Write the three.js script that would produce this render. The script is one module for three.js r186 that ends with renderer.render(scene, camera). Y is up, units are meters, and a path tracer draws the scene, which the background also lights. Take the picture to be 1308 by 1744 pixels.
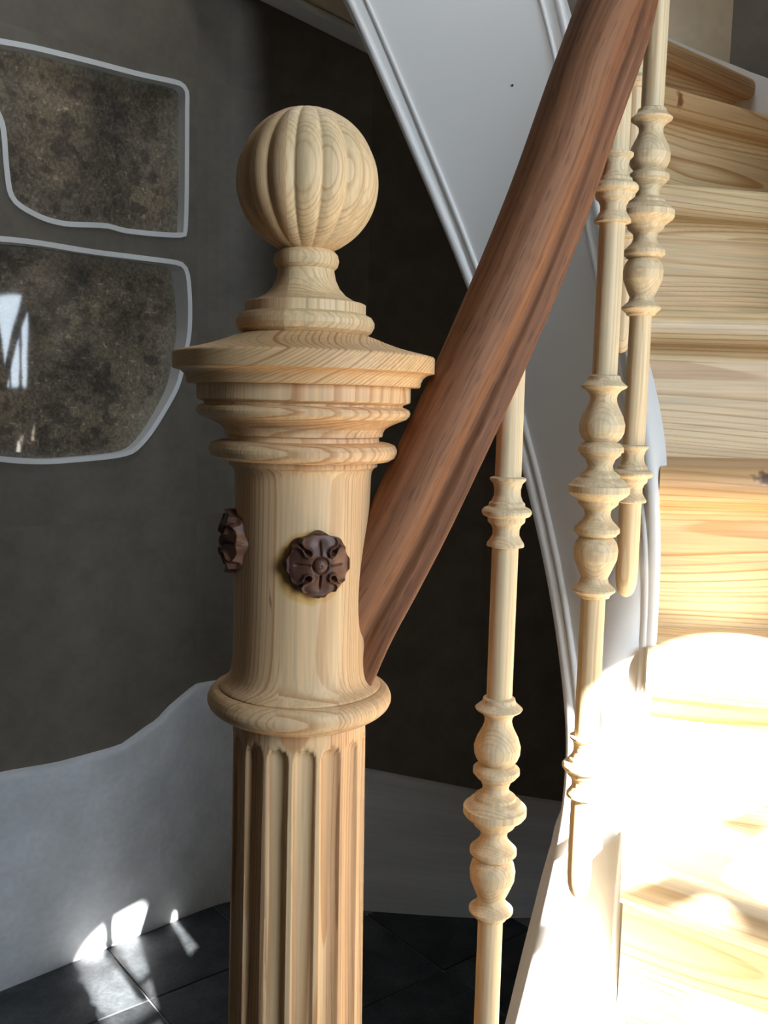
import * as THREE from 'three';
import { mergeGeometries } from 'three/addons/utils/BufferGeometryUtils.js';
import { RectAreaLightUniformsLib } from 'three/addons/lights/RectAreaLightUniformsLib.js';

// ---------------------------------------------------------------- camera, sun, sky, exposure
const EYE = 1.275;                                   // metres above the slate floor
const scene = new THREE.Scene();
const camera = new THREE.PerspectiveCamera(2 * Math.atan(872 / 1600) * 180 / Math.PI, 1308 / 1744, 0.02, 60);
camera.position.set(0, EYE, 0);
camera.rotation.order = 'YXZ';
camera.rotation.set(-0.11450, 0, 0.025);
camera.updateMatrixWorld();

const renderer = new THREE.WebGLRenderer();
renderer.toneMapping = THREE.LinearToneMapping;
renderer.toneMappingExposure = 0.97;
renderer.shadowMap.enabled = true;
renderer.shadowMap.type = THREE.PCFSoftShadowMap;
RectAreaLightUniformsLib.init();

scene.background = new THREE.Color().setRGB(0.55, 0.72, 1.0);
scene.backgroundIntensity = 1.0;

const V = (x, y, d) => new THREE.Vector3(x, y, -d);  // plan position x, depth d (away from the viewer), height y
const sun = new THREE.DirectionalLight(new THREE.Color().setRGB(1.0, 0.975, 0.93), 52);
{
  const el = 33.5 * Math.PI / 180, az = 35 * Math.PI / 180;
  sun.target.position.copy(V(0.2, 0.9, 0.95));
  sun.position.copy(sun.target.position).add(new THREE.Vector3(Math.sin(az) * Math.cos(el), Math.sin(el), Math.cos(az) * Math.cos(el)).multiplyScalar(6));
  sun.castShadow = true;
  sun.shadow.mapSize.set(4096, 4096);
  Object.assign(sun.shadow.camera, { left: -2.5, right: 2.5, top: 2.5, bottom: -2.5, near: 0.5, far: 14 });
  sun.shadow.radius = 1;
  scene.add(sun, sun.target);
}
// the wall with the tall window: plan line through WIN0 along WDIR, seen from inside
const WIN0 = [1.28, -0.55], WDIR = [0.6175, 0.7866];
const winPoint = (s, y, off = 0) => V(WIN0[0] + WDIR[0] * s - WDIR[1] * off, y, WIN0[1] + WDIR[1] * s + WDIR[0] * off);
function daylight(position, lookAt, w, h, color, intensity) {
  const a = new THREE.RectAreaLight(color, intensity, w, h);
  a.position.copy(position); a.lookAt(lookAt);
  scene.add(a);
  return a;
}
const SKYCOL = new THREE.Color().setRGB(0.74, 0.87, 1.0);
daylight(winPoint(0.05, 1.66, 0.02), winPoint(0.05, 1.66, 1), 0.48, 1.16, SKYCOL, 20);

const SKYLIGHT = { x: 0.10, d: 1.62, w: 0.62, h: 0.62, y: 3.5 };
daylight(V(SKYLIGHT.x, SKYLIGHT.y - 0.01, SKYLIGHT.d), V(SKYLIGHT.x, 0, SKYLIGHT.d + 0.001), SKYLIGHT.w, SKYLIGHT.h, new THREE.Color().setRGB(0.92, 0.96, 1.0), 7.5);

// ---------------------------------------------------------------- helpers
let seed = 20240;
const rnd = () => { seed = (seed * 1664525 + 1013904223) >>> 0; return seed / 4294967296; };
const PERM = new Uint8Array(512), RV = new Float32Array(256);
{ const p = [...Array(256).keys()]; for (let i = 255; i > 0; i--) { const j = Math.floor(rnd() * (i + 1)); [p[i], p[j]] = [p[j], p[i]]; } for (let i = 0; i < 512; i++) PERM[i] = p[i & 255]; for (let i = 0; i < 256; i++) RV[i] = rnd() * 2 - 1; }
function noise(x, y, z) {
  const xi = Math.floor(x), yi = Math.floor(y), zi = Math.floor(z);
  let fx = x - xi, fy = y - yi, fz = z - zi;
  fx = fx * fx * (3 - 2 * fx); fy = fy * fy * (3 - 2 * fy); fz = fz * fz * (3 - 2 * fz);
  const X = xi & 255, Y = yi & 255, Z = zi & 255;
  const A = PERM[X], B = PERM[X + 1], AA = PERM[A + Y], AB = PERM[A + Y + 1], BA = PERM[B + Y], BB = PERM[B + Y + 1];
  const a = RV[PERM[AA + Z]], b = RV[PERM[BA + Z]], c = RV[PERM[AB + Z]], d = RV[PERM[BB + Z]];
  const e = RV[PERM[AA + Z + 1]], f = RV[PERM[BA + Z + 1]], g = RV[PERM[AB + Z + 1]], h = RV[PERM[BB + Z + 1]];
  const l0 = a + (b - a) * fx, l1 = c + (d - c) * fx, l2 = e + (f - e) * fx, l3 = g + (h - g) * fx;
  const m0 = l0 + (l1 - l0) * fy, m1 = l2 + (l3 - l2) * fy;
  return m0 + (m1 - m0) * fz;
}
const fbm = (x, y, z, o = 4) => { let s = 0, a = 0.5; for (let i = 0; i < o; i++) { s += a * noise(x, y, z); x *= 2.03; y *= 2.03; z *= 2.03; a *= 0.5; } return s; };
const clamp = (x, a, b) => Math.min(b, Math.max(a, x));
const sstep = (a, b, x) => { const t = clamp((x - a) / (b - a), 0, 1); return t * t * (3 - 2 * t); };
const hash = (n) => RV[((n % 256) + 256) & 255] * 0.5 + 0.5;

const used = new Map();
function numbered(name) { const n = used.get(name) ?? 0; used.set(name, n + 1); return n ? name + '_' + String(n).padStart(3, '0') : name; }
function shade(o) { o.traverse((m) => { if (m.isMesh) { m.castShadow = true; m.receiveShadow = true; } }); return o; }
function thing(name, label, category, position, group) {
  const o = new THREE.Group(); o.name = numbered(name); o.userData = { label, category };
  if (group) o.userData.group = group;
  if (position) o.position.copy(position);
  scene.add(o); return o;
}
function mesh(name, geometry, material, parent) {
  const m = new THREE.Mesh(geometry, material); m.name = parent ? name : numbered(name); m.castShadow = m.receiveShadow = true;
  (parent ?? scene).add(m); return m;
}
function structure(name, geometry, material, label, category = 'wall', parent) {
  const m = mesh(name, geometry, material, parent);
  if (!parent) m.userData = { kind: 'structure', label, category };
  return m;
}
const rgb = (r, g, b) => [r / 255, g / 255, b / 255];

// a picture of a material, computed texel by texel
function dataTexture(w, h, fn, srgb = true) {
  const a = new Uint8Array(w * h * 4);
  for (let j = 0, k = 0; j < h; j++) for (let i = 0; i < w; i++, k += 4) {
    const c = fn((i + 0.5) / w, (j + 0.5) / h);
    a[k] = clamp(c[0], 0, 1) * 255; a[k + 1] = clamp(c[1], 0, 1) * 255; a[k + 2] = clamp(c[2], 0, 1) * 255; a[k + 3] = 255;
  }
  const t = new THREE.DataTexture(a, w, h);
  t.magFilter = THREE.LinearFilter; t.minFilter = THREE.LinearFilter; t.wrapS = t.wrapT = THREE.RepeatWrapping;
  if (srgb) t.colorSpace = THREE.SRGBColorSpace;
  t.needsUpdate = true; return t;
}
// pine as a solid: growth rings about a pith that runs along axis y, glued boards with their own pith
const PINE = { early: rgb(229, 197, 152), late: rgb(182, 126, 80), warm: rgb(214, 158, 112) };
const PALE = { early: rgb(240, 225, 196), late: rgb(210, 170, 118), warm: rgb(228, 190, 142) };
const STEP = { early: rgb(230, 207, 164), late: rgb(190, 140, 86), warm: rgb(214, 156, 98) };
function pine({ boards = [{ pith: [0, -0.09] }], ring = 0.0032, wob = 0.003, freq = 5, pal = PINE, contrast = 0.8, off = 0, tint = 0.5 }) {
  const out = [0, 0, 0];
  return (x, y, z) => {
    let bi = 0; while (bi < boards.length - 1 && x > boards[bi].to) bi++;
    const b = boards[bi], o = off + bi * 17.3;
    const nx = noise(x * 14 + o, y * freq, z * 14 + o), nz = noise(x * 14 + o + 31, y * freq + 7, z * 14);
    const dx = x - b.pith[0] + wob * nx, dz = z - b.pith[1] + wob * nz;
    const r = Math.sqrt(dx * dx + dz * dz), q = r / (b.ring ?? ring), t = q + 0.6 * noise(q * 0.45 + o, 3.1, o), k = Math.floor(t), f = t - k;
    const width = 0.25 + 0.4 * hash(k * 7 + bi * 31);
    const late = sstep(1 - width, 0.93, f) * (1 - sstep(0.95, 1.0, f)) * (0.45 + 0.55 * hash(k * 13 + 5 + bi));
    const fib = noise(x * 700, y * 18, z * 700) * 0.05 + noise(x * 180 + 9, y * 7, z * 180) * 0.04;
    const w = clamp(tint * (0.5 + 0.9 * noise(x * 22 + o, y * 2.2, z * 22 + 4)) + (b.warm ?? 0), 0, 1) * 0.55;
    const L = late * contrast;
    for (let c = 0; c < 3; c++) { let v = pal.early[c] + (pal.warm[c] - pal.early[c]) * w; v += (pal.late[c] * (1 - 0.12 * w) - v) * L; out[c] = v * (1 + fib) * (b.tone ?? 1); }
    return out;
  };
}
// a curved surface given by pos(u, v); its wood is looked up at wpos(u, v), so the grain runs through the piece
function patch(pos, { nu, nv, closed = false }) {
  const p = new Float32Array((nu + 1) * (nv + 1) * 3), uv = new Float32Array((nu + 1) * (nv + 1) * 2), ix = [];
  for (let j = 0, k = 0; j <= nv; j++) for (let i = 0; i <= nu; i++, k++) {
    const q = pos(i / nu, j / nv); p[k * 3] = q[0]; p[k * 3 + 1] = q[1]; p[k * 3 + 2] = q[2]; uv[k * 2] = i / nu; uv[k * 2 + 1] = j / nv;
  }
  const w = nu + 1;
  for (let j = 0; j < nv; j++) for (let i = 0; i < nu; i++) { const a = j * w + i; ix.push(a, a + 1, a + w + 1, a, a + w + 1, a + w); }
  const g = new THREE.BufferGeometry();
  g.setAttribute('position', new THREE.BufferAttribute(p, 3)); g.setAttribute('uv', new THREE.BufferAttribute(uv, 2)); g.setIndex(ix);
  g.computeVertexNormals();
  if (closed) {
    const n = g.attributes.normal;
    for (let j = 0; j <= nv; j++) { const a = j * w, b = a + nu, v = new THREE.Vector3(n.getX(a) + n.getX(b), n.getY(a) + n.getY(b), n.getZ(a) + n.getZ(b)).normalize(); n.setXYZ(a, v.x, v.y, v.z); n.setXYZ(b, v.x, v.y, v.z); }
  }
  return g;
}
function wooden(pos, wood, { nu, nv, tw, th, closed, wpos = pos, rough = 0.58, extra = {} }) {
  const g = patch(pos, { nu, nv, closed });
  const map = dataTexture(tw, th, (u, v) => { const q = wpos(u, v); return wood(q[0], q[1], q[2]); });
  return { g, m: new THREE.MeshStandardMaterial({ map, roughness: rough, ...extra }) };
}
// turned work: profile [radius, height] from bottom to top, evenly resampled and eased so that every edge is a little broken
function resample(pts, n, ease = 1) {
  const d = [0]; for (let i = 1; i < pts.length; i++) d.push(d[i - 1] + Math.hypot(pts[i][0] - pts[i - 1][0], pts[i][1] - pts[i - 1][1]));
  const T = d[d.length - 1]; let o = [];
  for (let i = 0, k = 0; i <= n; i++) { const s = T * i / n; while (k < pts.length - 2 && d[k + 1] < s) k++; const f = (s - d[k]) / Math.max(1e-9, d[k + 1] - d[k]); o.push([pts[k][0] + (pts[k + 1][0] - pts[k][0]) * f, pts[k][1] + (pts[k + 1][1] - pts[k][1]) * f]); }
  for (let e = 0; e < ease; e++) o = o.map((p, i) => (i === 0 || i === n ? p : [(o[i - 1][0] + 2 * p[0] + o[i + 1][0]) / 4, (o[i - 1][1] + 2 * p[1] + o[i + 1][1]) / 4]));
  return o;
}
function turned(name, profile, wood, parent, { nu = 72, nv = 120, tw = 512, th = 256, ease = 1, relief, rough } = {}) {
  const pr = resample(profile, nv, ease);
  const pos = (u, v) => {
    const s = v * nv, k = Math.min(nv - 1, Math.floor(s)), f = s - k, a = Math.PI * 2 * u;
    let r = pr[k][0] + (pr[k + 1][0] - pr[k][0]) * f; const y = pr[k][1] + (pr[k + 1][1] - pr[k][1]) * f;
    if (relief) r = relief(r, y, a);
    return [-r * Math.sin(a), y, -r * Math.cos(a)];
  };
  const { g, m } = wooden(pos, wood, { nu, nv, tw, th, closed: true, rough });
  return mesh(name, g, m, parent);
}

// ---------------------------------------------------------------- the room
const M = {};
M.darkPaint = new THREE.MeshStandardMaterial({ roughness: 0.62, map: dataTexture(256, 256, (u, v) => { const n = 1 + 0.05 * noise(u * 24, v * 24, 1) + 0.03 * noise(u * 90, v * 90, 4); return rgb(111 * n, 103 * n, 91 * n); }) });
M.white = new THREE.MeshStandardMaterial({ color: new THREE.Color(0xe9e9e7), roughness: 0.42 });
M.limewash = new THREE.MeshStandardMaterial({ roughness: 0.8, map: dataTexture(512, 512, (u, v) => { const n = 1 + 0.035 * fbm(u * 9, v * 9, 2) * 2 + 0.02 * noise(u * 70, v * 70, 5); return rgb(222 * n, 224 * n, 227 * n); }) });
M.plaster = new THREE.MeshStandardMaterial({ roughness: 0.85, map: dataTexture(256, 256, (u, v) => { const n = 1 + 0.03 * noise(u * 15, v * 15, 8) + 0.02 * noise(u * 60, v * 60, 3); return rgb(226 * n, 208 * n, 178 * n); }) });
M.ceiling = new THREE.MeshStandardMaterial({ color: new THREE.Color(0xc9c6c0), roughness: 0.9 });
M.slateBed = new THREE.MeshStandardMaterial({ color: new THREE.Color(0x8d8f8c), roughness: 0.9 });

// plan outline of the room (x, depth), counter-clockwise seen from above with depth as "up"
const LW = { p: [-0.8066, 1.9038], t: [0.7289, 0.6846], n: [0.6846, -0.7289] };      // left wall: start, direction, towards the room
const leftAt = (s, off = 0) => [LW.p[0] + LW.t[0] * s + LW.n[0] * off, LW.p[1] + LW.t[1] * s + LW.n[1] * off];
const HT = 3.5;
function slab(poly, y0, y1) {                               // vertical prism over a plan polygon
  const sh = new THREE.Shape(poly.map(([x, d]) => new THREE.Vector2(x, d)));
  const g = new THREE.ExtrudeGeometry(sh, { depth: y1 - y0, bevelEnabled: false });
  g.rotateX(-Math.PI / 2); g.translate(0, y0, 0); return g;
}
// left wall, with the two openings in the plaster that show the old masonry
const nicheUpper = [[-0.002, 1.962], [0.043, 1.967], [0.114, 1.973], [0.232, 1.977], [0.34, 1.979], [0.436, 1.984], [0.458, 1.977], [0.466, 1.962], [0.466, 1.926], [0.465, 1.744], [0.461, 1.656], [0.447, 1.642], [0.379, 1.635], [0.304, 1.632], [0.26, 1.636], [0.173, 1.627], [0.119, 1.632], [0.069, 1.651], [0.05, 1.675], [0.043, 1.727], [0.037, 1.805], [0.012, 1.85], [-0.02, 1.9], [-0.02, 1.945]];
const nicheLower = [[-0.045, 1.583], [0.034, 1.589], [0.107, 1.591], [0.227, 1.588], [0.338, 1.589], [0.436, 1.589], [0.459, 1.578], [0.468, 1.555], [0.473, 1.496], [0.47, 1.419], [0.443, 1.311], [0.406, 1.246], [0.364, 1.188], [0.323, 1.151], [0.268, 1.139], [0.141, 1.131], [0.082, 1.132], [0.025, 1.138], [-0.045, 1.153], [-0.077, 1.194], [-0.084, 1.353], [-0.074, 1.522], [-0.064, 1.565]];
const loop = (pts, n = 110) => { const c = new THREE.CatmullRomCurve3(pts.map(([a, b]) => new THREE.Vector3(a, b, 0)), true, 'catmullrom', 0.4); return c.getSpacedPoints(n).slice(0, n).map((p) => new THREE.Vector2(p.x, p.y)); };
function inset(poly, w) {                                    // poly moved inwards by w(i)
  const n = poly.length, ccw = THREE.ShapeUtils.area(poly) > 0 ? 1 : -1;
  return poly.map((p, i) => { const a = poly[(i + n - 1) % n], b = poly[(i + 1) % n], t = new THREE.Vector2().subVectors(b, a).normalize(); return new THREE.Vector2(p.x - t.y * w * ccw, p.y + t.x * w * ccw); });
}
const onLeftWall = new THREE.Matrix4().makeBasis(new THREE.Vector3(LW.t[0], 0, -LW.t[1]), new THREE.Vector3(0, 1, 0), new THREE.Vector3(LW.n[0], 0, -LW.n[1])).setPosition(LW.p[0], 0, -LW.p[1]);
{
  const sh = new THREE.Shape([new THREE.Vector2(-1.62, 0), new THREE.Vector2(0.42, 0), new THREE.Vector2(0.49, 0), new THREE.Vector2(0.49, HT), new THREE.Vector2(-1.62, HT)]);
  for (const o of [nicheUpper, nicheLower]) sh.holes.push(new THREE.Path(loop(o)));
  const g = new THREE.ExtrudeGeometry(sh, { depth: 0.14, bevelEnabled: false }); g.translate(0, 0, -0.14); g.applyMatrix4(onLeftWall);
  structure('wall_left', g, M.darkPaint, 'dark grey painted wall with two openings onto old masonry');
}
// back wall: from the end of the left wall round the corner and on below the stair
const backPlan = [];
{
  const a = leftAt(0.49), b = [-0.05, 2.266], corner = [-0.27, 2.40];
  for (let i = 0; i <= 16; i++) { const t = i / 16; backPlan.push([(1 - t) ** 2 * a[0] + 2 * t * (1 - t) * corner[0] + t * t * b[0], (1 - t) ** 2 * a[1] + 2 * t * (1 - t) * corner[1] + t * t * b[1]]); }
  backPlan.push([0.24, 2.240], [0.565, 2.262]);
  const outer = [...backPlan].reverse().map(([x, d]) => [x, d + 0.16]); outer[outer.length - 1] = leftAt(0.49, -0.14);
  structure('wall_back', slab([...backPlan, ...outer], 0, HT), M.darkPaint, 'dark grey painted wall in shade below the stair');
}
// white dado with a wavy upper edge along both walls
{
  const st = [];                                            // plan point, height of the upper edge
  const lt = [[-1.62, 0.47], [-0.5, 0.475], [0.01, 0.481], [0.139, 0.472], [0.28, 0.475], [0.37, 0.511], [0.434, 0.556], [0.49, 0.583]];
  const height = (s) => { let i = 0; while (i < lt.length - 2 && lt[i + 1][0] < s) i++; const f = clamp((s - lt[i][0]) / (lt[i + 1][0] - lt[i][0]), 0, 1); const g = f * f * (3 - 2 * f); return lt[i][1] + (lt[i + 1][1] - lt[i][1]) * (0.5 * f + 0.5 * g); };
  for (let s = -1.6; s <= 0.489; s += 0.03) st.push([leftAt(s), height(s)]);
  backPlan.forEach((p, i) => { const x = p[0]; st.push([p, i < 17 ? 0.583 + (0.372 - 0.583) * sstep(0.1, 1, i / 16) : 0.372 - 0.15 * (x + 0.03)]); });
  const n = st.length, off = 0.018, P = [];
  for (let i = 0; i < n; i++) { const a = st[Math.max(0, i - 1)][0], b = st[Math.min(n - 1, i + 1)][0], l = Math.hypot(b[0] - a[0], b[1] - a[1]); P.push([st[i][0][0] + (b[1] - a[1]) / l * off, st[i][0][1] - (b[0] - a[0]) / l * off]); }
  const pos = (u, v) => {
    const s = u * (n - 1), k = Math.min(n - 2, Math.floor(s)), f = s - k, mix = (A) => [A[k][0] + (A[k + 1][0] - A[k][0]) * f, A[k][1] + (A[k + 1][1] - A[k][1]) * f];
    const q = mix(P), w = mix(st.map((e) => e[0])), h = st[k][1] + (st[k + 1][1] - st[k][1]) * f, r = 0.012;
    let y, m;
    if (v < 0.8) { y = (h - r) * v / 0.8; m = 0; } else { const a = (v - 0.8) / 0.2 * Math.PI / 2; y = h - r + r * Math.sin(a); m = (1 - Math.cos(a)); }
    return [q[0] + (w[0] - q[0]) * m * 1.1, y, -(q[1] + (w[1] - q[1]) * m * 1.1)];
  };
  const g = patch(pos, { nu: 190, nv: 24 });
  const uv = g.attributes.uv; for (let i = 0; i < uv.count; i++) uv.setXY(i, uv.getX(i) * 4, uv.getY(i));
  structure('baseboard_back', g, M.limewash, 'whitewashed dado with a wavy upper edge along the dark wall', 'dado');
}
// stone behind the openings, white reveals
function stonePicture(off, outline, cx, cy, box) {           // rubble face; old mortar clings round the rim of the opening
  const polar = new Float32Array(360).fill(0.1);
  for (let k = 0; k < 1440; k++) { const n = outline.length, f = k / 1440 * n, a = outline[Math.floor(f) % n], b = outline[(Math.floor(f) + 1) % n], g = f - Math.floor(f), x = a.x + (b.x - a.x) * g - cx, y = a.y + (b.y - a.y) * g - cy; polar[(Math.round(Math.atan2(y, x) * 180 / Math.PI) + 360) % 360] = Math.hypot(x, y); }
  return dataTexture(1024, 1024, (u, v) => {
    const x = box.min.x + u * 0.6 - cx, y = box.min.y + v * 0.6 - cy, n = fbm(u * 6 + off, v * 6, off, 5), s = noise(u * 130, v * 130, off), s2 = noise(u * 290, v * 290, off + 3), p = fbm(u * 26 + 5, v * 26, off + 9, 3), b = fbm(u * 3, v * 3 + off, 2, 3);
    let k = 0.66 + 0.34 * n + 0.11 * s + 0.09 * s2; k *= 1 - 0.26 * sstep(0.02, 0.40, p); if (noise(u * 85, v * 85, off + 20) > 0.74) k *= 1.3;
    const w = sstep(-0.15, 0.35, b), gap = polar[(Math.round(Math.atan2(y, x) * 180 / Math.PI) + 360) % 360] - Math.hypot(x, y);
    const right = 0.5 + 0.5 * Math.tanh((x + y * 0.3) * 9), m = 1 - sstep(0.3, 1.0, (gap + 0.016 * fbm(u * 22, v * 22, off + 4, 4)) / (0.022 + 0.045 * right));
    const c = [k * (0.66 + 0.03 * w), k * (0.59 + 0.02 * w), k * 0.50], q = 0.60 + 0.16 * n + 0.10 * s;
    return [c[0] + (q * 0.80 - c[0]) * m * 0.8, c[1] + (q * 0.745 - c[1]) * m * 0.8, c[2] + (q * 0.63 - c[2]) * m * 0.8];
  });
}
[[nicheUpper, 'stone masonry framed in white, upper of the two wall openings', 0.004], [nicheLower, 'stone masonry framed in white with a window glint, lower of the two wall openings', 0.006]].forEach(([o, label, lip], i) => {
  const outline = loop(o), t = thing('wall_niche', label, 'wall niche', null, 'openings in the plaster of the left wall');
  const cs = i ? 0.222 : 0.235, cy = i ? 1.36 : 1.805, bulge = i ? 0.056 : 0.0, deep = i ? 0.058 : 0.024, NO = outline.length;
  const g = patch((u, v) => { const p = outline[Math.round(u * NO) % NO], f = 1 - v, x = cs + (p.x - cs) * f, y = cy + (p.y - cy) * f; return [x, y, -deep + bulge * (1 - ((x - cs) / 0.28) ** 2 - ((y - cy) / 0.42) ** 2) + 0.0006 * noise(x * 14, y * 9, i * 7)]; }, { nu: NO, nv: 40, closed: true });
  { const p = g.attributes.position, w = g.attributes.uv; for (let k = 0; k < p.count; k++) w.setXY(k, p.getX(k), p.getY(k)); }
  g.applyMatrix4(onLeftWall);
  const box = new THREE.Box2().setFromPoints(outline), sm = new THREE.MeshPhysicalMaterial({ map: stonePicture(i * 11 + 2, outline, cs, cy, box), roughness: 0.75, clearcoat: 1, clearcoatRoughness: 0.06 }), uv = g.attributes.uv, q = new THREE.Vector2();
  for (let k = 0; k < uv.count; k++) { q.set(uv.getX(k), uv.getY(k)).sub(box.min); uv.setXY(k, q.x / 0.6, q.y / 0.6); }
  mesh('stone_face', g, sm, t);
  const fs = new THREE.Shape(outline); fs.holes.push(new THREE.Path(inset(outline, 0.011)));
  const fg = new THREE.ExtrudeGeometry(fs, { depth: deep + 0.006 + lip, bevelEnabled: false }); fg.translate(0, 0, -deep - 0.006); fg.applyMatrix4(onLeftWall);
  mesh('white_reveal', fg, M.white, t);
});
// outer wall of the stair
const outerWall = [[0.565, 2.262], [0.775, 2.285], [0.92, 2.17], [1.03, 2.0], [1.12, 1.64], [1.14, 1.42], [1.11, 1.10]];
{
  const seg = (pts, name, mat, label) => { const back = [...pts].reverse().map(([x, d]) => [x + 0.16, d + 0.08]); structure(name, slab([...pts, ...back], 0, HT), mat, label); };
  seg([outerWall[0], outerWall[1]], 'wall_corner', M.plaster, 'cream plastered strip of wall above the top winder');
  seg(outerWall.slice(1), 'wall_right', M.darkPaint, 'dark grey wall rising along the outer side of the stair');
  // plastered piece near the foot of the stair
  const a = outerWall[6], b = [0.97, 0.62], L = Math.hypot(b[0] - a[0], b[1] - a[1]), tx = (b[0] - a[0]) / L, td = (b[1] - a[1]) / L;
  const sh = new THREE.Shape([[0, 0], [L, 0], [L, HT], [0, HT]].map((p) => new THREE.Vector2(...p)));
  const g = new THREE.ExtrudeGeometry(sh, { depth: 0.16, bevelEnabled: false });
  g.translate(0, 0, -0.16);
  const mtx = new THREE.Matrix4().makeBasis(new THREE.Vector3(tx, 0, -td), new THREE.Vector3(0, 1, 0), new THREE.Vector3(td, 0, tx)).setPosition(a[0], 0, -a[1]);
  g.applyMatrix4(mtx);
  structure('wall_side', g, M.plaster, 'plastered wall beside the foot of the stair');
}
const nook = [0.97, 0.62], winEnd = [2.12, 0.52];
{
  structure('wall_nook', slab([nook, winEnd, [winEnd[0], winEnd[1] + 0.15], [nook[0], nook[1] + 0.15]].reverse(), 0, HT), M.plaster, 'plastered return wall beside the window');
  // the wall of the tall window, twelve panes
  const s0 = -2.25, s1 = 1.42, sh = new THREE.Shape([[s0, 0], [s1, 0], [s1, HT], [s0, HT]].map((p) => new THREE.Vector2(...p)));
  const X0 = -0.195, X1 = 0.275, Y0 = 1.07, YS = EYE + 0.76, RISEA = 0.255, XC = 0.04, arch = []; for (let i = 0; i <= 24; i++) { const a = Math.PI * i / 24; const c = Math.cos(a), f = Math.abs(c); arch.push([XC + 0.235 * Math.sign(c) * Math.sqrt(f), YS + RISEA * Math.pow(Math.max(0, 1 - f * f), 0.25)]); }
  sh.holes.push(new THREE.Path([[X0, Y0], [X1, Y0], ...arch].map((p) => new THREE.Vector2(...p))));
  const g = new THREE.ExtrudeGeometry(sh, { depth: 0.12, bevelEnabled: false });
  const wm = new THREE.Matrix4().makeBasis(new THREE.Vector3(WDIR[0], 0, -WDIR[1]), new THREE.Vector3(0, 1, 0), new THREE.Vector3(-WDIR[1], 0, -WDIR[0])).setPosition(WIN0[0], 0, -WIN0[1]);
  g.translate(0, 0, -0.12); g.applyMatrix4(wm);
  structure('wall_window', g, M.darkPaint, 'dark grey wall with the tall sunlit window');
  const bar = (x0, x1, y0, y1) => { const b = new THREE.BoxGeometry(x1 - x0, y1 - y0, 0.03); b.translate((x0 + x1) / 2, (y0 + y1) / 2, -0.05); b.applyMatrix4(wm); return b; };
  const w = new THREE.Group(); w.name = 'window_1'; w.userData = { kind: 'structure', label: 'tall arched window with a white grid of glazing bars', category: 'window' }; scene.add(w);
  mesh('glazing_bar', bar(0.035 - 0.014, 0.035 + 0.014, Y0, YS + RISEA), M.white, w);
  for (const y of [1.38, 1.68, 1.985]) mesh('glazing_bar', bar(X0, X1, y - 0.012, y + 0.012), M.white, w);
}
structure('wall_rear', slab([[-2.0, -2.45], [0.05, -2.45], [0.05, -2.3], [-2.0, -2.3]], 0, HT), M.darkPaint, 'plastered wall behind the viewer');
structure('wall_far_left', slab([[-2.1, -2.45], [-1.95, -2.45], [-1.95, 0.9], [-2.1, 0.9]], 0, HT), M.darkPaint, 'dark grey wall left of the viewer');
{
  const sh = new THREE.Shape([[-2.1, -2.45], [2.3, -2.45], [2.3, 2.6], [-2.1, 2.6]].map((p) => new THREE.Vector2(...p))), a = SKYLIGHT.w / 2, b = SKYLIGHT.h / 2;
  sh.holes.push(new THREE.Path([[-a, -b], [a, -b], [a, b], [-a, b]].map(([x, d]) => new THREE.Vector2(SKYLIGHT.x + x, SKYLIGHT.d + d))));
  const g = new THREE.ExtrudeGeometry(sh, { depth: 0.12, bevelEnabled: false }); g.rotateX(-Math.PI / 2); g.translate(0, HT, 0);
  structure('ceiling', g, M.ceiling, 'pale ceiling with a roof light high above the stair', 'ceiling');
}
// slate floor: each slab a piece
{
  const base = structure('floor', slab([[-2.1, -2.45], [2.3, -2.45], [2.3, 2.6], [-2.1, 2.6]], -0.1, -0.004), M.slateBed, 'floor of dark slate slabs with pale joints', 'floor');
  const e1 = [0.62, -0.785], e2 = [0.785, 0.62], T = 0.29, c1 = -1.761, c2 = 0.787;
  const slate = [0, 1, 2].map((k) => new THREE.MeshStandardMaterial({ roughness: 0.55, map: dataTexture(256, 256, (u, v) => { const n = 1 + 0.5 * fbm(u * 5 + k * 9, v * 5, k, 4) + 0.12 * noise(u * 60, v * 60, k); return rgb((52 + 4 * k) * n, (55 + 4 * k) * n, (58 + 4 * k) * n); }) }));
  const gg = new THREE.BoxGeometry(T - 0.005, 0.012, T - 0.005);
  const inside = (x, d) => { if (d < -2.25 || x < -1.9 || x > 1.9) return false; const l = (x - LW.p[0]) * LW.n[0] + (d - LW.p[1]) * LW.n[1]; if (l < -0.12) return false; if (d > 2.36) return false; const w = (x - WIN0[0]) * -WDIR[1] + (d - WIN0[1]) * WDIR[0]; return w > -0.1; };
  let k = 0;
  for (let i = -14; i < 14; i++) for (let j = -14; j < 14; j++) {
    const a = c1 + (i + 0.5) * T, b = c2 + (j + 0.5) * T, x = a * e1[0] + b * e2[0], d = a * e1[1] + b * e2[1];
    if (!inside(x, d)) continue;
    const m = mesh('slate_slab', gg, slate[(k++ * 7 + i) % 3 < 0 ? 0 : (k * 7 + i + 30) % 3], base);
    m.position.set(x, -0.006 + 0.0008 * (rnd() - 0.5), -d); m.rotation.y = Math.atan2(-e1[1], e1[0]) * -1 + Math.PI / 2 * Math.floor(rnd() * 4);
  }
}

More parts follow.
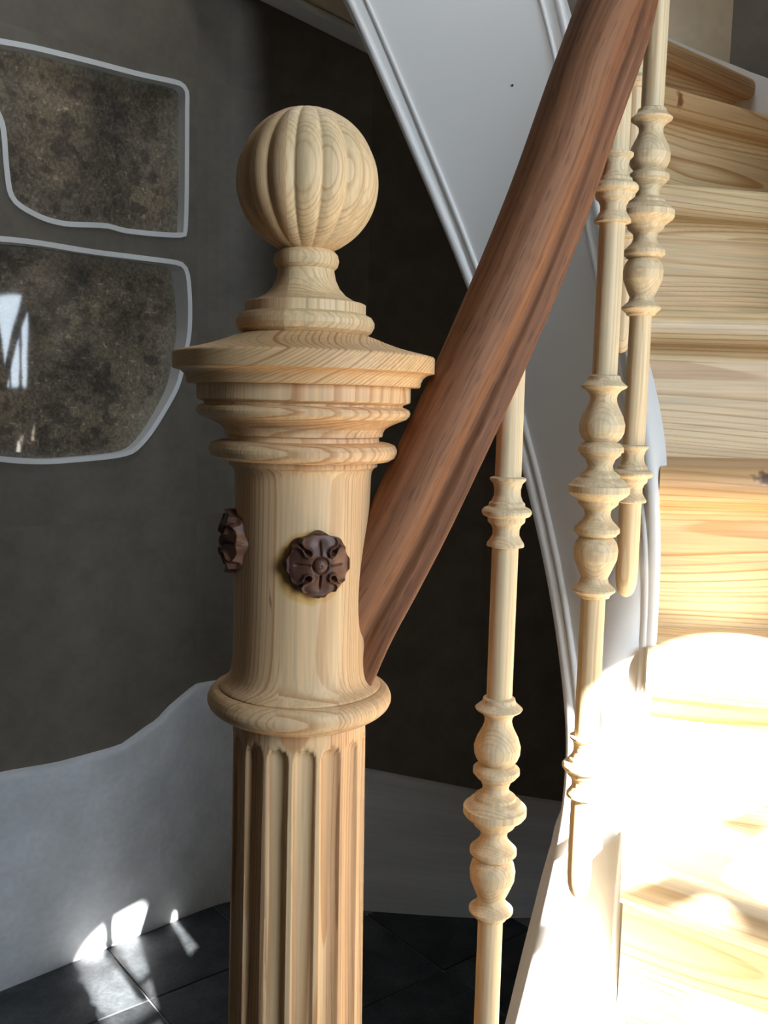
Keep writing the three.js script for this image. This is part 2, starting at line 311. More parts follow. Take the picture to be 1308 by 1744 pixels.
// ---------------------------------------------------------------- stair strings, treads, risers
const Rp = [[0.070, 2.930, -2.200], [0.162, 2.610, -2.100], [0.251, 2.271, -1.920], [0.287, 1.962, -1.680], [0.293, 1.704, -1.480], [0.294, 1.503, -1.310], [0.304, 1.370, -1.210], [0.310, 1.281, -1.135], [0.311, 1.201, -1.083], [0.314, 1.127, -1.070], [0.310, 1.042, -1.052], [0.303, 0.944, -1.035], [0.291, 0.843, -1.010], [0.281, 0.742, -0.990], [0.282, 0.668, -0.975], [0.278, 0.606, -0.960], [0.261, 0.517, -0.935], [0.223, 0.375, -0.900], [0.175, 0.234, -0.870], [0.118, 0.047, -0.850]];
const Lp = [[-0.330, 2.530, -2.170], [-0.219, 2.302, -2.080], [-0.098, 2.050, -1.920], [0.053, 1.658, -1.680], [0.129, 1.464, -1.540], [0.165, 1.321, -1.420], [0.193, 1.204, -1.320], [0.213, 1.081, -1.210], [0.219, 1.002, -1.120], [0.218, 0.912, -1.020], [0.213, 0.861, -0.995], [0.203, 0.802, -0.975], [0.185, 0.732, -0.955], [0.158, 0.624, -0.930], [0.136, 0.554, -0.910], [0.118, 0.493, -0.895], [0.101, 0.439, -0.880], [0.078, 0.360, -0.865], [0.051, 0.233, -0.840], [0.020, 0.053, -0.820]];
const curve = (pts) => new THREE.CatmullRomCurve3(pts.map((p) => new THREE.Vector3(...p)), false, 'catmullrom', 0.5);
const smoothPts = (P) => P.map((p, i) => (i === 0 || i === P.length - 1 ? p : p.map((c, k) => (P[i - 1][k] + 4 * c + P[i + 1][k]) / 6)));
const Rc = curve(smoothPts(Rp)), Lc = curve(smoothPts(Lp));
const stringPoint = (t, w) => Rc.getPoint(1 - t).lerp(Lc.getPoint(1 - t), 1 - w);          // t climbs from the newel, w from lower to upper edge
const stringNormal = (t, w) => {
  const a = stringPoint(Math.min(1, t + 0.004), w).sub(stringPoint(Math.max(0, t - 0.004), w)), b = stringPoint(t, Math.min(1, w + 0.01)).sub(stringPoint(t, Math.max(0, w - 0.01)));
  const n = b.cross(a).normalize(); return n;
};
{
  const t = thing('stair_string', 'white painted curved stair string with moulded edges, sweeping up behind the balusters', 'stair string');
  const sgn = stringNormal(0.5, 0.5).dot(new THREE.Vector3(0, EYE, 0).sub(stringPoint(0.5, 0.5))) > 0 ? 1 : -1;
  const TH = 0.028;
  const ring = (tt, q) => {                                  // q round the section of the board: face, top edge, back, bottom edge
    const c = [[0, 0], [1, 0], [1, -1], [0, -1]], k = Math.min(3, Math.floor(q * 4)), f = q * 4 - k, a = c[k], b = c[(k + 1) % 4];
    const w = a[0] + (b[0] - a[0]) * f, o = a[1] + (b[1] - a[1]) * f;
    return stringPoint(tt, w).addScaledVector(stringNormal(tt, w), sgn * o * TH);
  };
  const faces = [[0, 0.25], [0.25, 0.5], [0.5, 0.75], [0.75, 1]].map(([a, b]) => patch((u, v) => ring(u, a + (b - a) * v * 0.9999).toArray(), { nu: 150, nv: 8 }));
  mesh('string_board', mergeGeometries(faces), M.white, t);
  const bead = (w, rad, name, lift = 0) => {
    const pts = []; for (let i = 0; i <= 150; i++) pts.push(stringPoint(i / 150, w).addScaledVector(stringNormal(i / 150, w), sgn * lift));
    mesh(name, new THREE.TubeGeometry(new THREE.CatmullRomCurve3(pts), 220, rad, 8), M.white, t);
  };
  bead(0.975, 0.0085, 'upper_bead'); bead(0.885, 0.0045, 'upper_bead', 0.001);
  bead(0.025, 0.0085, 'lower_bead'); bead(0.095, 0.0045, 'lower_bead', 0.001);
  const sc = new THREE.SphereGeometry(0.0022, 10, 8); const hole = mesh('nail_hole', sc, new THREE.MeshStandardMaterial({ color: 0x1c1712, roughness: 0.9 }), t);
  let best = null; for (let i = 0; i <= 120; i++) for (let j = 5; j < 40; j++) { const p = stringPoint(0.7 + 0.3 * i / 120, j / 44), s = p.clone().project(camera), e = Math.hypot((s.x + 1) * 654 - 871, (1 - s.y) * 872 - 147); if (!best || e < best.e) best = { e, p, t: 0.7 + 0.3 * i / 120, w: j / 44 }; }
  hole.position.copy(best.p);
}
// soffit below the upper flight and the wall string beyond it
{
  const Wp = [[-0.554, 2.287, -2.200], [-0.333, 2.188, -2.200], [-0.044, 2.059, -2.200], [0.304, 1.891, -2.200], [0.431, 1.786, -2.150], [0.464, 1.692, -2.050]], W = curve(Wp), Ls = curve(Lp.slice(0, 6));
  const t = thing('stair_soffit', 'pale soffit boards under the upper flight, with a moulded wall string', 'soffit');
  mesh('soffit_panel', patch((u, v) => { const a = Ls.getPoint(u), b = W.getPoint(u); a.y += 0.012; a.z -= 0.012; b.y += 0.025; return a.lerp(b, v).toArray(); }, { nu: 50, nv: 10 }), M.plaster, t);
  const sec = [[0, -0.05], [0, 0.014], [0.022, 0.014], [0.028, 0.0], [0.16, 0.0]];
  mesh('wall_string', patch((u, v) => { const p = W.getPoint(u), q = sec[Math.round(v * 4)]; return [p.x, p.y + q[0], p.z + q[1]]; }, { nu: 60, nv: 4 }), M.white, t);
}
// treads: left end (x, depth), heading of the nosing, how far it runs back to the left, length
const NOSE = 0.046, RISE = 0.2;
const treadPlan = [
  [3, 0.20, 0.82, -46, 0.0, 0.8],
  [4, 0.252, 0.914, -36.9, 0.0, 0.70], [5, 0.299, 1.010, -20.1, 0.005, 0.70], [6, 0.318, 1.092, -3.8, -0.002, 0.74],
  [7, 0.352, 1.276, 4.1, 0.015, 0.76], [8, 0.411, 1.433, 13.1, 0.10, 0.78], [9, 0.447, 1.615, 31.6, 0.15, 0.78], [10, 0.540, 1.954, 39.9, 0.27, 0.65],
].map(([k, x, d, a, back, len]) => { const r = a * Math.PI / 180, c = [Math.cos(r), Math.sin(r)]; return { k, c, n: [-c[1], c[0]], o: [x - c[0] * back, d - c[1] * back], len, y: EYE - 0.11 + (k - 6) * RISE }; });
const where = { 3: 'pine step just below the lowest sunlit step', 4: 'pale sunlit pine step in the lower right corner, lowest in view', 5: 'sunlit pine step second from the bottom, beside the second baluster foot', 6: 'pine step with a dark knot in its orange nosing, beside the third baluster', 7: 'pine step directly above the orange nosing with the dark knot', 8: 'pale pine step two above the orange nosing with the dark knot', 9: 'pine step with a brown oval knot in its broad orange nosing', 10: 'highest visible pine step, its orange nosing slanting down to the white wall board' };
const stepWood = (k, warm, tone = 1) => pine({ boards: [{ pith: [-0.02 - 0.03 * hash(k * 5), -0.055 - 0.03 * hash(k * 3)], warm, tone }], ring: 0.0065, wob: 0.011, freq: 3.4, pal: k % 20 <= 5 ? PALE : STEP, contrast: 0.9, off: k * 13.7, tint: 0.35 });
treadPlan.forEach((s, i) => {
  const next = treadPlan[i + 1], t = thing('stair_step', where[s.k], 'stair step', V(s.o[0], s.y, s.o[1]), 'pine steps of the winding stair');
  t.rotation.y = Math.atan2(s.c[1], s.c[0]);
  const toLocal = (x, d) => { const a = x - s.o[0], b = d - s.o[1]; return [a * s.c[0] + b * s.c[1], a * s.n[0] + b * s.n[1]]; };
  // back edge of the tread: the riser of the next step
  const backAt = (x) => { if (!next) return 0.3; const p = toLocal(next.o[0] + next.n[0] * 0.05, next.o[1] + next.n[1] * 0.05), q = toLocal(next.o[0] + next.c[0] + next.n[0] * 0.05, next.o[1] + next.c[1] + next.n[1] * 0.05); const f = (x - p[0]) / (q[0] - p[0]); return clamp(p[1] + (q[1] - p[1]) * f, 0.06, 0.6); };
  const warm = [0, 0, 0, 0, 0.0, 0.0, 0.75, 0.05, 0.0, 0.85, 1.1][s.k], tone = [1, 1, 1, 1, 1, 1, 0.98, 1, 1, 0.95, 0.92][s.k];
  const prof = []; for (let a = 0; a <= 12; a++) { const q = Math.PI / 2 - Math.PI * a / 12; prof.push([-Math.cos(q) * 0.016 + 0.016, NOSE / 2 + Math.sin(q) * NOSE / 2]); }
  const sec = (x, v) => { const B = backAt(x); if (v < 0.42) { const f = v / 0.42; return [B + (prof[0][0] - B) * f, NOSE]; } if (v > 0.72) { const f = (v - 0.72) / 0.28; return [prof[12][0] + (B - prof[12][0]) * f, 0]; } const f = (v - 0.42) / 0.30 * 12, k = Math.min(11, Math.floor(f)), g = f - k; return [prof[k][0] + (prof[k + 1][0] - prof[k][0]) * g, prof[k][1] + (prof[k + 1][1] - prof[k][1]) * g]; };
  const ray = [s.o[0] / s.o[1], 1], skew = (ray[0] * s.c[0] + ray[1] * s.c[1]) / (ray[0] * s.n[0] + ray[1] * s.n[1]);
  const tpos = (u, v) => { const q0 = sec(u * s.len, 1 - v), x0 = skew * q0[0], x = x0 + (s.len - x0) * u, q = sec(x, 1 - v); return [x, q[1], -q[0]]; };
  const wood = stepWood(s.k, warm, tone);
  const knot = s.k === 9 ? [0.185, 0.026, 0.008, 0.016, [0.47, 0.28, 0.17]] : s.k === 6 ? [0.126, 0.036, 0.018, 0.007, [0.36, 0.27, 0.24]] : null;
  const knotted = (x, y, z) => { const c = wood(y, x, z); if (knot && z > -0.03) { const e = Math.hypot((x - knot[0]) / knot[2], (y - knot[1]) / knot[3]) + 0.35 * noise(x * 260, y * 260, 3), k = 1 - sstep(0.45, 1.25, e); for (let i = 0; i < 3; i++) c[i] += (knot[4][i] - c[i]) * k * 0.85; } return c; };
  const A = wooden(tpos, knotted, { nu: 40, nv: 50, tw: s.k > 3 ? 768 : 128, th: s.k > 3 ? 384 : 64, rough: 0.42 });
  const ends = [s.len].map((x) => { const sh = new THREE.Shape([...Array(51).keys()].slice(0, 50).map((k) => { const q = sec(x, k / 50); return new THREE.Vector2(q[0], q[1]); })); const g = new THREE.ShapeGeometry(sh); g.rotateY(Math.PI / 2); g.translate(x, 0, 0); return g; });
  mesh('tread', mergeGeometries([A.g, ...ends]), A.m, t);
  // cove under the nosing, and the riser
  const cw = stepWood(s.k + 20, warm * 0.3);
  const C = wooden((u, v) => { const a = v * Math.PI / 2; return [u * s.len, -0.022 + 0.022 * Math.sin(a), -(0.046 - 0.022 * (1 - Math.cos(a)))]; }, (x, y, z) => cw(y, x, z), { nu: 30, nv: 10, tw: s.k > 3 ? 512 : 64, th: 32, rough: 0.45 });
  mesh('cove_moulding', C.g, C.m, t);
  const h = RISE - NOSE, rw = stepWood(s.k + 40, 0.05);
  const D = wooden((u, v) => [-0.014 + u * (s.len + 0.014), -h + h * v, -0.046], (x, y, z) => rw(y, x, z + 0.02), { nu: 24, nv: 4, tw: s.k > 3 ? 768 : 96, th: s.k > 3 ? 256 : 32, rough: 0.45 });
  const bb = new THREE.BoxGeometry(s.len, h, 0.02); bb.translate(s.len / 2, -h / 2, -0.0575);
  const buv = bb.attributes.uv; for (let k = 0; k < buv.count; k++) buv.setXY(k, buv.getX(k), 0.02);
  mesh('riser', mergeGeometries([D.g, bb]), D.m, t);
});
// white wall board along the outer ends of the steps
{
  const t = thing('wall_string_board', 'white sloping wall board beside the outer ends of the top steps', 'skirting board');
  const top = curve([[0.559, 2.125, -2.215], [0.701, 2.067, -2.205], [0.764, 2.036, -2.185], [0.815, 2.000, -2.150], [0.975, 1.86, -1.98], [1.075, 1.58, -1.66], [1.10, 1.38, -1.42], [1.08, 1.16, -1.1], [1.01, 0.96, -0.8]]);
  const sec = [[0, -0.36], [0, 0], [0.02, 0.004], [0.05, 0.004]];
  mesh('board', patch((u, v) => { const p = top.getPoint(u), k = sec[Math.round(v * 3)]; const tg = top.getTangent(u), n = new THREE.Vector3(-tg.z, 0, tg.x).normalize(); return [p.x + n.x * -k[0], p.y + k[1], p.z + n.z * -k[0]]; }, { nu: 60, nv: 3 }), M.white, t);
}

// ---------------------------------------------------------------- handrail
const railPts = [[-0.045, 1.030, -0.800], [-0.0308, 1.0647, -0.8], [-0.008, 1.1173, -0.8], [0.0276, 1.1932, -0.806], [0.0782, 1.3101, -0.818], [0.1287, 1.4371, -0.842], [0.1620, 1.5350, -0.864], [0.1966, 1.6383, -0.886], [0.222, 1.74, -0.92], [0.262, 1.93, -1.0], [0.28, 2.10, -1.09], [0.285, 2.24, -1.17], [0.28, 2.42, -1.30], [0.27, 2.58, -1.42]];
{
  const C = new THREE.CatmullRomCurve3(railPts.map((p) => new THREE.Vector3(...p)), false, 'centripetal'), len = C.getLength();
  // half section [half width, height]: rounded body on a narrow moulded foot
  const half = [[0, 0.0345], [0.008, 0.0338], [0.0155, 0.0312], [0.0222, 0.0260], [0.0265, 0.0185], [0.0286, 0.0110], [0.0288, 0.0050], [0.0276, -0.0012], [0.0246, -0.0062], [0.0205, -0.0095], [0.0178, -0.0115], [0.0170, -0.0140], [0.0178, -0.0158], [0.0206, -0.0170], [0.0212, -0.0185], [0.0212, -0.0325], [0.0202, -0.0335], [0, -0.0335]];
  const full = resample([...half, ...half.slice(1, -1).reverse().map(([a, b]) => [-a, b]), half[0]], 96, 1);
  const frames = []; for (let i = 0; i <= 160; i++) { const u = i / 160, p = C.getPointAt(u), t = C.getTangentAt(u), side = new THREE.Vector3().crossVectors(t, new THREE.Vector3(0, 1, 0)).normalize(), up = new THREE.Vector3().crossVectors(side, t).normalize(); frames.push({ p, side, up }); }
  const at = (u, v) => { const f = frames[Math.round(v * 160)], s = full[Math.round(u * 96)]; return f.p.clone().addScaledVector(f.side, s[0]).addScaledVector(f.up, s[1]).toArray(); };
  const wpos = (u, v) => { const s = u * 96, k = Math.min(95, Math.floor(s)), f = s - k; return [full[k][0] + (full[k + 1][0] - full[k][0]) * f, v * len, full[k][1] + (full[k + 1][1] - full[k][1]) * f]; };
  const out = [0, 0, 0], A = rgb(150, 104, 74), B = rgb(120, 78, 54), D = rgb(170, 122, 88);
  const mahogany = (x, y, z) => {
    const w = noise(x * 110, y * 2.2, z * 110) * 0.4 + noise(x * 420, y * 5, z * 420) * 0.4, k = clamp(0.5 + w, 0, 1), l = sstep(0.2, 0.9, noise(x * 35 + 4, y * 1.7, z * 35));
    const pore = noise(x * 900, y * 55, z * 900), fleck = noise(x * 420, y * 16, z * 420);
    const m = 1 - 0.16 * sstep(0.25, 0.8, pore) + 0.06 * fleck;
    for (let c = 0; c < 3; c++) out[c] = (A[c] + (B[c] - A[c]) * k + (D[c] - A[c]) * l * 0.5) * m;
    return out;
  };
  const map = dataTexture(768, 2048, (u, v) => { const q = wpos(u, v); return mahogany(q[0], q[1], q[2]); });
  const g = patch(at, { nu: 96, nv: 160, closed: true });
  const m = mesh('handrail', g, new THREE.MeshPhysicalMaterial({ map, roughness: 0.62, specularIntensity: 0.45 }));
  m.userData = { label: 'reddish-brown mahogany handrail running up from the newel post', category: 'handrail' };
}

// ---------------------------------------------------------------- balusters
const vaseHalf = [[0.0118, 0.1062], [0.0145, 0.1050], [0.0150, 0.1025], [0.0158, 0.1008], [0.0216, 0.0957], [0.0205, 0.0940], [0.0163, 0.0918], [0.0130, 0.0880], [0.0123, 0.0843], [0.0129, 0.0805], [0.0147, 0.0762], [0.0189, 0.0680], [0.0213, 0.0598], [0.0208, 0.0528], [0.0188, 0.0478], [0.0160, 0.0446], [0.0145, 0.0431], [0.0172, 0.0425], [0.0185, 0.0412], [0.0212, 0.0388], [0.0214, 0.0344], [0.0190, 0.0330], [0.0187, 0.0312], [0.0140, 0.0270], [0.0118, 0.0213], [0.0127, 0.0170], [0.0187, 0.0126], [0.0189, 0.0101], [0.0235, 0.0075], [0.0270, 0.0032], [0.0290, 0.0022], [0.0290, -0.0040], [0.0268, -0.0070], [0.0194, -0.0123], [0.0187, -0.0155], [0.0170, -0.0172], [0.0129, -0.0207], [0.0120, -0.0256], [0.0139, -0.0305], [0.0186, -0.0354], [0.0214, -0.0382], [0.0216, -0.0424], [0.0190, -0.0445], [0.0184, -0.0458], [0.0142, -0.0472], [0.0163, -0.0480], [0.0195, -0.0525], [0.0211, -0.0595], [0.0203, -0.0683], [0.0159, -0.0792], [0.0126, -0.0865], [0.0138, -0.0910], [0.0205, -0.0972], [0.0204, -0.0992], [0.0157, -0.1030], [0.0150, -0.1054], [0.0118, -0.1066]].reverse();
const collarHalf = [[0.0116, 0.0320], [0.0161, 0.0308], [0.0159, 0.0287], [0.0130, 0.0255], [0.0117, 0.0207], [0.0119, 0.0151], [0.0140, 0.0100], [0.0158, 0.0085], [0.0163, 0.0055], [0.0204, 0.0037], [0.0221, 0.0015], [0.0221, -0.0008], [0.0207, -0.0029], [0.0168, -0.0046], [0.0165, -0.0085], [0.0135, -0.0112], [0.0119, -0.0152], [0.0119, -0.0202], [0.0141, -0.0242], [0.0164, -0.0275], [0.0167, -0.0303], [0.0118, -0.0315]].reverse();
const tip = [[0.0002, -0.411], [0.004, -0.4102], [0.0072, -0.4075], [0.0096, -0.403], [0.0112, -0.396], [0.0119, -0.386], [0.0120, -0.376], [0.0118, -0.3065]];
function baluster(label, x, d, y, off, turn, peg) {
  const t = thing('stair_baluster', label, 'baluster', V(x, y, d), 'turned pine balusters of the stair');
  const wood = pine({ boards: [{ pith: [0.004 + 0.012 * hash(off), -0.022 - 0.015 * hash(off + 3)] }], ring: 0.0022, wob: 0.0022, freq: 6, contrast: 0.55, off: off * 3.1, tint: 0.25, pal: { early: rgb(232, 211, 172), late: rgb(200, 158, 112), warm: rgb(222, 182, 138) } });
  const shift = (p, dy) => p.map(([r, h]) => [r, h + dy]);
  const o = { nu: 40, tw: 256 };
  turned('foot', tip, wood, t, { ...o, nv: 50, th: 256 });
  turned('lower_collar', shift(collarHalf, -0.275), wood, t, { ...o, nv: 170, th: 192, ease: 0 });
  turned('lower_shaft', [[0.0118, -0.2435], [0.0117, -0.17], [0.0116, -0.1066]], wood, t, { ...o, nv: 8, th: 256, ease: 0 });
  turned('vase_turning', vaseHalf, wood, t, { ...o, nu: 56, nv: 460, tw: 384, th: 512, ease: 0 });
  turned('upper_shaft', [[0.0116, 0.1062], [0.0117, 0.17], [0.0118, 0.2435]], wood, t, { ...o, nv: 8, th: 256, ease: 0 });
  turned('upper_collar', shift(collarHalf, 0.275), wood, t, { ...o, nv: 170, th: 192, ease: 0 });
  turned('top_shaft', [[0.0117, 0.307], [0.0114, 0.38], [0.0111, 0.452]], wood, t, { ...o, nv: 8, th: 256, ease: 0 });
  if (peg) { const a = new THREE.Vector3(0, -0.375, 0), b = new THREE.Vector3(peg[0], -0.385, -peg[1]); mesh('fixing_peg', new THREE.TubeGeometry(new THREE.LineCurve3(a, b), 1, 0.006, 12), M.white, t); }
  t.rotation.y = turn;
  return t;
}
baluster('turned pine baluster nearest the newel post, seen whole below the handrail', 0.109, 0.83, 0.907, 1, 0, [0.010, 0.075]);
baluster('turned pine baluster second from the newel, its foot bright in the sun', 0.2035, 0.89, 1.201, 2, 0, [0.020, 0.085]);
baluster('turned pine baluster third from the newel, its rounded foot hanging against the white string', 0.2685, 1.02, 1.481, 3, 0, [0.014, 0.055]);
baluster('turned pine baluster farthest from the newel, mostly hidden behind the third', 0.281, 1.15, 1.754, 4, 0, [0.012, 0.05]);

// ---------------------------------------------------------------- newel post
{
  const NX = -0.0697, ND = 0.8;
  const t = thing('newel_post', 'large turned pine newel post with gadrooned ball finial and fluted column', 'newel post', V(NX, 0, ND));
  const lam = (p0, p1, p2, off, extra = {}) => pine({ boards: [{ pith: p0, to: -0.012, ring: 0.0019, tone: 0.94, warm: 0.6 }, { pith: p1, to: 0.05 }, { pith: p2 }], off, wob: 0.0035, ...extra });
  // finial: ball with sixteen lobes, neck ring, flared foot
  const fin = new THREE.Group(); fin.name = 'finial'; t.add(fin);
  const RB = 0.0585, YB = 1.4545, ball = []; for (let i = 0; i <= 60; i++) { const a = -Math.PI / 2 * 0.79 + (Math.PI / 2 * 1.79) * i / 60; ball.push([Math.max(0.0004, RB * Math.cos(a)), YB + RB * Math.sin(a)]); }
  const fw = lam([-0.16, -0.02], [0.02, -0.075], [0.02, -0.075], 3, { ring: 0.0028, contrast: 0.6, tint: 0.3, pal: { early: rgb(230, 200, 154), late: rgb(188, 142, 94), warm: rgb(214, 164, 118) } });
  const lobes = (r, y, a) => { const k = clamp(r / RB, 0, 1), c = Math.abs(Math.cos(8 * (a - 0.09))); return r * (1 - 0.068 * (1 - Math.pow(c, 0.75)) * (0.85 + 0.15 * k)); };
  turned('gadrooned_ball', ball, fw, fin, { nu: 320, nv: 90, tw: 1024, th: 768, ease: 0, relief: lobes });
  turned('neck_ring', [[0.018, 1.4005], [0.0215, 1.3838], [0.0235, 1.3842], [0.0262, 1.387], [0.0272, 1.3915], [0.0262, 1.396], [0.0235, 1.399], [0.018, 1.4015]].slice(1), fw, fin, { nv: 60, tw: 768, th: 96 });
  turned('flared_foot', [[0.001, 1.3306], [0.051, 1.3306], [0.0555, 1.3335], [0.0578, 1.338], [0.0578, 1.3415], [0.0555, 1.3455], [0.0512, 1.3476], [0.0503, 1.3478], [0.0503, 1.356], [0.0485, 1.3568], [0.0415, 1.3585], [0.0335, 1.3632], [0.0282, 1.3690], [0.0248, 1.3760], [0.0233, 1.3838], [0.0228, 1.386]], fw, fin, { nu: 96, nv: 240, tw: 1024, th: 384, ease: 0 });
  // square-set cap board, turned round; its grain lies flat
  const capPlain = rgb(222, 186, 138), capWood = pine({ boards: [{ pith: [-0.22, 0.0] }], ring: 0.0026, wob: 0.0024, freq: 5, contrast: 1.0, off: 41, tint: 0.5, pal: { early: rgb(226, 190, 140), late: rgb(176, 122, 76), warm: rgb(214, 160, 110) } });
  turned('cap', [[0.001, 1.2885], [0.0965, 1.2885], [0.0978, 1.2895], [0.0982, 1.2925], [0.0998, 1.2962], [0.1030, 1.2988], [0.1068, 1.2998], [0.1092, 1.3005], [0.1092, 1.3130], [0.1082, 1.3142], [0.1060, 1.3148], [0.0983, 1.3165], [0.0885, 1.3187], [0.0790, 1.3213], [0.0686, 1.3248], [0.0600, 1.3282], [0.0530, 1.3306], [0.001, 1.3312]], (x, y, z) => { const c = capWood(-0.47 * x + 0.88 * y - 1.14, 0.88 * x + 0.47 * y, z), k = 0.78 * (1 - sstep(-0.075, 0.015, x + 0.02 * noise(x * 20, y * 60, z * 20))); return [c[0] + (capPlain[0] - c[0]) * k, c[1] + (capPlain[1] - c[1]) * k, c[2] + (capPlain[2] - c[2]) * k]; }, t, { nu: 140, nv: 320, tw: 1536, th: 512, ease: 0 });
  const cw = pine({ boards: [{ pith: [-0.09, -0.10], to: -0.038, ring: 0.0024 }, { pith: [0.025, -0.045], to: 0.082, warm: 0.3 }, { pith: [0.2, 0.1], tone: 1.03 }], ring: 0.0052, wob: 0.006, freq: 9, contrast: 0.7, off: 9, tint: 0.4 });
  turned('capital', [[0.0625, 1.2215], [0.0632, 1.2223], [0.0632, 1.2260], [0.0731, 1.2266], [0.0775, 1.2292], [0.0795, 1.2335], [0.0795, 1.2362], [0.0775, 1.2398], [0.0727, 1.2418], [0.0640, 1.2428], [0.0637, 1.2466], [0.0668, 1.2472], [0.0673, 1.2505], [0.0690, 1.2535], [0.0724, 1.2558], [0.0797, 1.2592], [0.0868, 1.2620], [0.0895, 1.2650], [0.0900, 1.2672], [0.0890, 1.2698], [0.0858, 1.2714], [0.0833, 1.2722], [0.0838, 1.2738], [0.0893, 1.2758], [0.0897, 1.2768], [0.0897, 1.2885], [0.06, 1.2886]], cw, t, { nu: 120, nv: 420, tw: 1024, th: 512, ease: 0 });
  const sw = pine({ boards: [{ pith: [-0.055, -0.06], to: -0.012, ring: 0.0030, warm: 0.25 }, { pith: [0.008, -0.028], to: 0.037 }, { pith: [0.06, -0.09], ring: 0.0024, warm: 0.3 }], ring: 0.0068, wob: 0.0035, freq: 5, contrast: 0.62, off: 23, tint: 0.3 });
  const stained = (x, y, z) => {                              // oil stain round the front rosette, a dark resin streak beside it
    const c = sw(x, y, z), a = Math.atan2(x, z), dx = (a - 0.305) * 0.0578, dy = y - 1.1462, n = noise(x * 150, y * 150, z * 150);
    const d = Math.hypot(dx + 0.0035, dy + 0.0035), k = (1 - sstep(0.0285, 0.0325, d + 0.0018 * n)) * 0.65, e = Math.abs((a + 0.36) * 0.0578 + (y - 1.115) * 0.12) / 0.0011 + Math.abs(y - 1.117) / 0.016 + 0.5 * n, q = (1 - sstep(0.5, 1.1, e)) * 0.55;
    c[0] *= (1 - 0.05 * k) * (1 - 0.45 * q); c[1] *= (1 - 0.13 * k) * (1 - 0.5 * q); c[2] *= (1 - 0.42 * k) * (1 - 0.55 * q); return c;
  };
  turned('shaft', [[0.0575, 1.0290], [0.0700, 1.0302], [0.0706, 1.0312], [0.0685, 1.0330], [0.0640, 1.0365], [0.0612, 1.0410], [0.0597, 1.0470], [0.0588, 1.0560], [0.0583, 1.0700], [0.0580, 1.1000], [0.0578, 1.1506], [0.0576, 1.1995], [0.0578, 1.2130], [0.0585, 1.2172], [0.0602, 1.2203], [0.0630, 1.2221], [0.0632, 1.2225]], stained, t, { nu: 120, nv: 160, tw: 1024, th: 1024 });
  turned('torus_collar', [[0.0560, 1.0025], [0.0590, 1.0030], [0.0640, 1.0045], [0.0695, 1.0070], [0.0745, 1.0102], [0.0782, 1.0138], [0.0799, 1.0178], [0.0799, 1.0210], [0.0782, 1.0255], [0.0755, 1.0285], [0.0715, 1.0302], [0.05, 1.0304]], sw, t, { nu: 120, nv: 90, tw: 1024, th: 256 });
  const yT = 0.9905, N = 16, colR = [[0.0575, 1.0035], [0.0577, 0.9970], [0.0581, 0.9880], [0.0585, 0.95], [0.0612, 0.70], [0.0625, 0.45], [0.0625, 0.0]].reverse();
  const flutes = (r, y, a) => {
    const step = Math.PI * 2 / N, ph = a - Math.PI + 0.225, q = ph / step - Math.round(ph / step), m = q * step * r, w = 0.0091, b = Math.max(0, y - (yT - w)), e = (m * m + b * b) / (w * w);
    return r - (e < 1 ? 0.0052 * Math.sqrt(1 - e) : 0);
  };
  const kw = pine({ boards: [{ pith: [-0.05, -0.05], to: -0.020, ring: 0.0026, warm: 0.55, tone: 0.96 }, { pith: [0.0, 0.012], to: 0.030, ring: 0.0058 }, { pith: [0.085, -0.03], ring: 0.0030, warm: 0.4 }], ring: 0.005, wob: 0.004, freq: 4.5, contrast: 0.75, off: 57, tint: 0.5 });
  turned('fluted_column', colR, kw, t, { nu: 16 * 28, nv: 300, tw: 1024, th: 2048, ease: 0, relief: flutes });
  // carved rosettes, four petals with curled edges round a button
  const dark = (() => { const o = [0, 0, 0], A = rgb(104, 70, 54), B = rgb(70, 44, 36), C = rgb(150, 104, 74); return (x, y, z) => { const w = clamp(0.5 + noise(x * 90, y * 30, z * 200) * 0.7 + noise(x * 400, y * 60, z * 400) * 0.2, 0, 1), p = sstep(0.35, 0.75, noise(x * 55 + 3, y * 55 + 1.7, 5)); for (let c = 0; c < 3; c++) o[c] = (A[c] + (B[c] - A[c]) * w) * (1 - p * 0.5) + C[c] * p * 0.5; return o; }; })();
  const RR = 0.0272;
  const RIM = [[0.672, 0.672], [0.80, 0.56], [0.90, 0.40], [0.926, 0.22], [0.866, 0.09], [0.74, 0.045], [0.62, 0.085], [0.53, 0.115], [0.44, 0.085], [0.40, 0]];
  const height = (px, py) => {                               // px, py in units of the radius
    const r = Math.hypot(px, py), a = Math.atan2(py, px);
    let h = 0.22 + 0.40 * Math.sqrt(Math.max(0, 1 - r * r * 0.96));                                      // domed ground
    const k = Math.round(a / (Math.PI / 2)) * Math.PI / 2, lx = px * Math.cos(k) + py * Math.sin(k), ly = -px * Math.sin(k) + py * Math.cos(k);
    h -= 0.11 * Math.exp(-(((lx - 0.63) / 0.20) ** 2) - (ly / 0.24) ** 2);                                // hollow of the petal
    h -= 0.12 * Math.exp(-((ly / 0.030) ** 2)) * sstep(0.24, 0.32, lx) * (1 - sstep(0.60, 0.78, lx));     // vein
    const q = Math.round((a - Math.PI / 4) / (Math.PI / 2)) * Math.PI / 2 + Math.PI / 4, mx = px * Math.cos(q) + py * Math.sin(q), my = Math.abs(-px * Math.sin(q) + py * Math.cos(q));
    let dm = 9; for (let k = 0; k < RIM.length - 1; k++) { const [ax, ay] = RIM[k], [bx, by] = RIM[k + 1], ux = bx - ax, uy = by - ay, f = clamp(((mx - ax) * ux + (my - ay) * uy) / (ux * ux + uy * uy), 0, 1); dm = Math.min(dm, Math.hypot(mx - ax - ux * f, my - ay - uy * f)); }
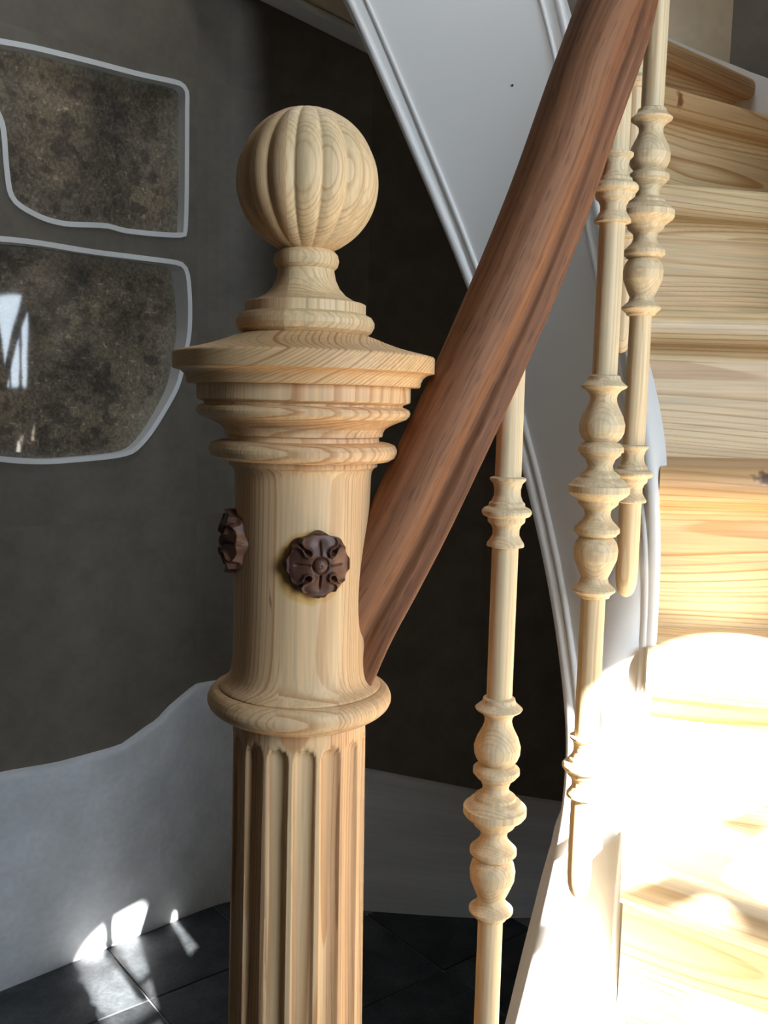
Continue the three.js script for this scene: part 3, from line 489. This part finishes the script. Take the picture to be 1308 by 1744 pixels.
    let ob = 0.866; for (let k = 0; k < 4; k++) if (my <= RIM[k][1] && my >= RIM[k + 1][1]) ob = RIM[k][0] + (RIM[k + 1][0] - RIM[k][0]) * (RIM[k][1] - my) / (RIM[k][1] - RIM[k + 1][1]);
    h -= 0.17 * sstep(0.0, 0.05, mx - ob);                                                                // sepals lie lower, behind the petals
    h += 0.17 * Math.exp(-((dm / 0.045) ** 2));                                                           // rolled rim running into the curls
    h -= 0.24 * Math.exp(-((Math.hypot(mx - 0.565, my) / 0.062) ** 2));                                    // drilled eye of the curl
    h -= 0.14 * Math.exp(-((my / 0.022) ** 2)) * sstep(0.60, 0.68, mx) * (1 - sstep(0.86, 0.92, mx));
    const b = r / 0.225; if (b < 1.3) h = h * sstep(0.95, 1.3, b) + (1 - sstep(0.95, 1.3, b)) * 0.50;
    return h;
  };
  const edge = (a) => 0.955 + 0.05 * Math.cos(8 * a);
  for (const [ang, y] of [[17.5, 1.1462], [-72.5, 1.1577]]) {
    const ros = new THREE.Group(); ros.name = 'rosette'; t.add(ros); ros.userData = { label: 'dark brown carved four-petal rosette' };
    const R0 = 0.0578, front = (px, py, h) => { const x = px * RR, yy = py * RR, base = Math.sqrt(R0 * R0 - x * x) - 0.0008; return [x, yy, base + h]; };
    const nR = 96, nA = 256;
    const pos = (u, v) => { const a = u * Math.PI * 2, f = 1 - v, e = edge(a); if (f > 0.94) { const g = (f - 0.94) / 0.06; const px = Math.cos(a) * e, py = Math.sin(a) * e; return front(px, py, height(px * 0.99, py * 0.99) * 0.0195 * (1 - g)); } const r = f / 0.94 * e, px = Math.cos(a) * r, py = Math.sin(a) * r; return front(px, py, height(px, py) * 0.0195); };
    const A = wooden(pos, dark, { nu: nA, nv: nR, tw: 384, th: 192, closed: true, rough: 0.5 });
    mesh('carved_flower', A.g, A.m, ros);
    const bg = new THREE.LatheGeometry([[0.0061, -0.002], [0.0061, 0.0004], [0.0056, 0.0022], [0.0044, 0.0037], [0.0026, 0.0046], [0.0010, 0.0049], [0.0005, 0.0043], [0.0001, 0.0042]].map((p) => new THREE.Vector2(...p)), 32);
    const bm = mesh('centre_button', bg, A.m, ros); bm.rotation.x = Math.PI / 2; bm.position.set(0, 0, R0 + 0.50 * 0.0195 - 0.001);
    ros.position.set(0, y, 0); ros.rotation.y = (ang + 0) * Math.PI / 180;
  }
}
shade(scene);
renderer.render(scene, camera);
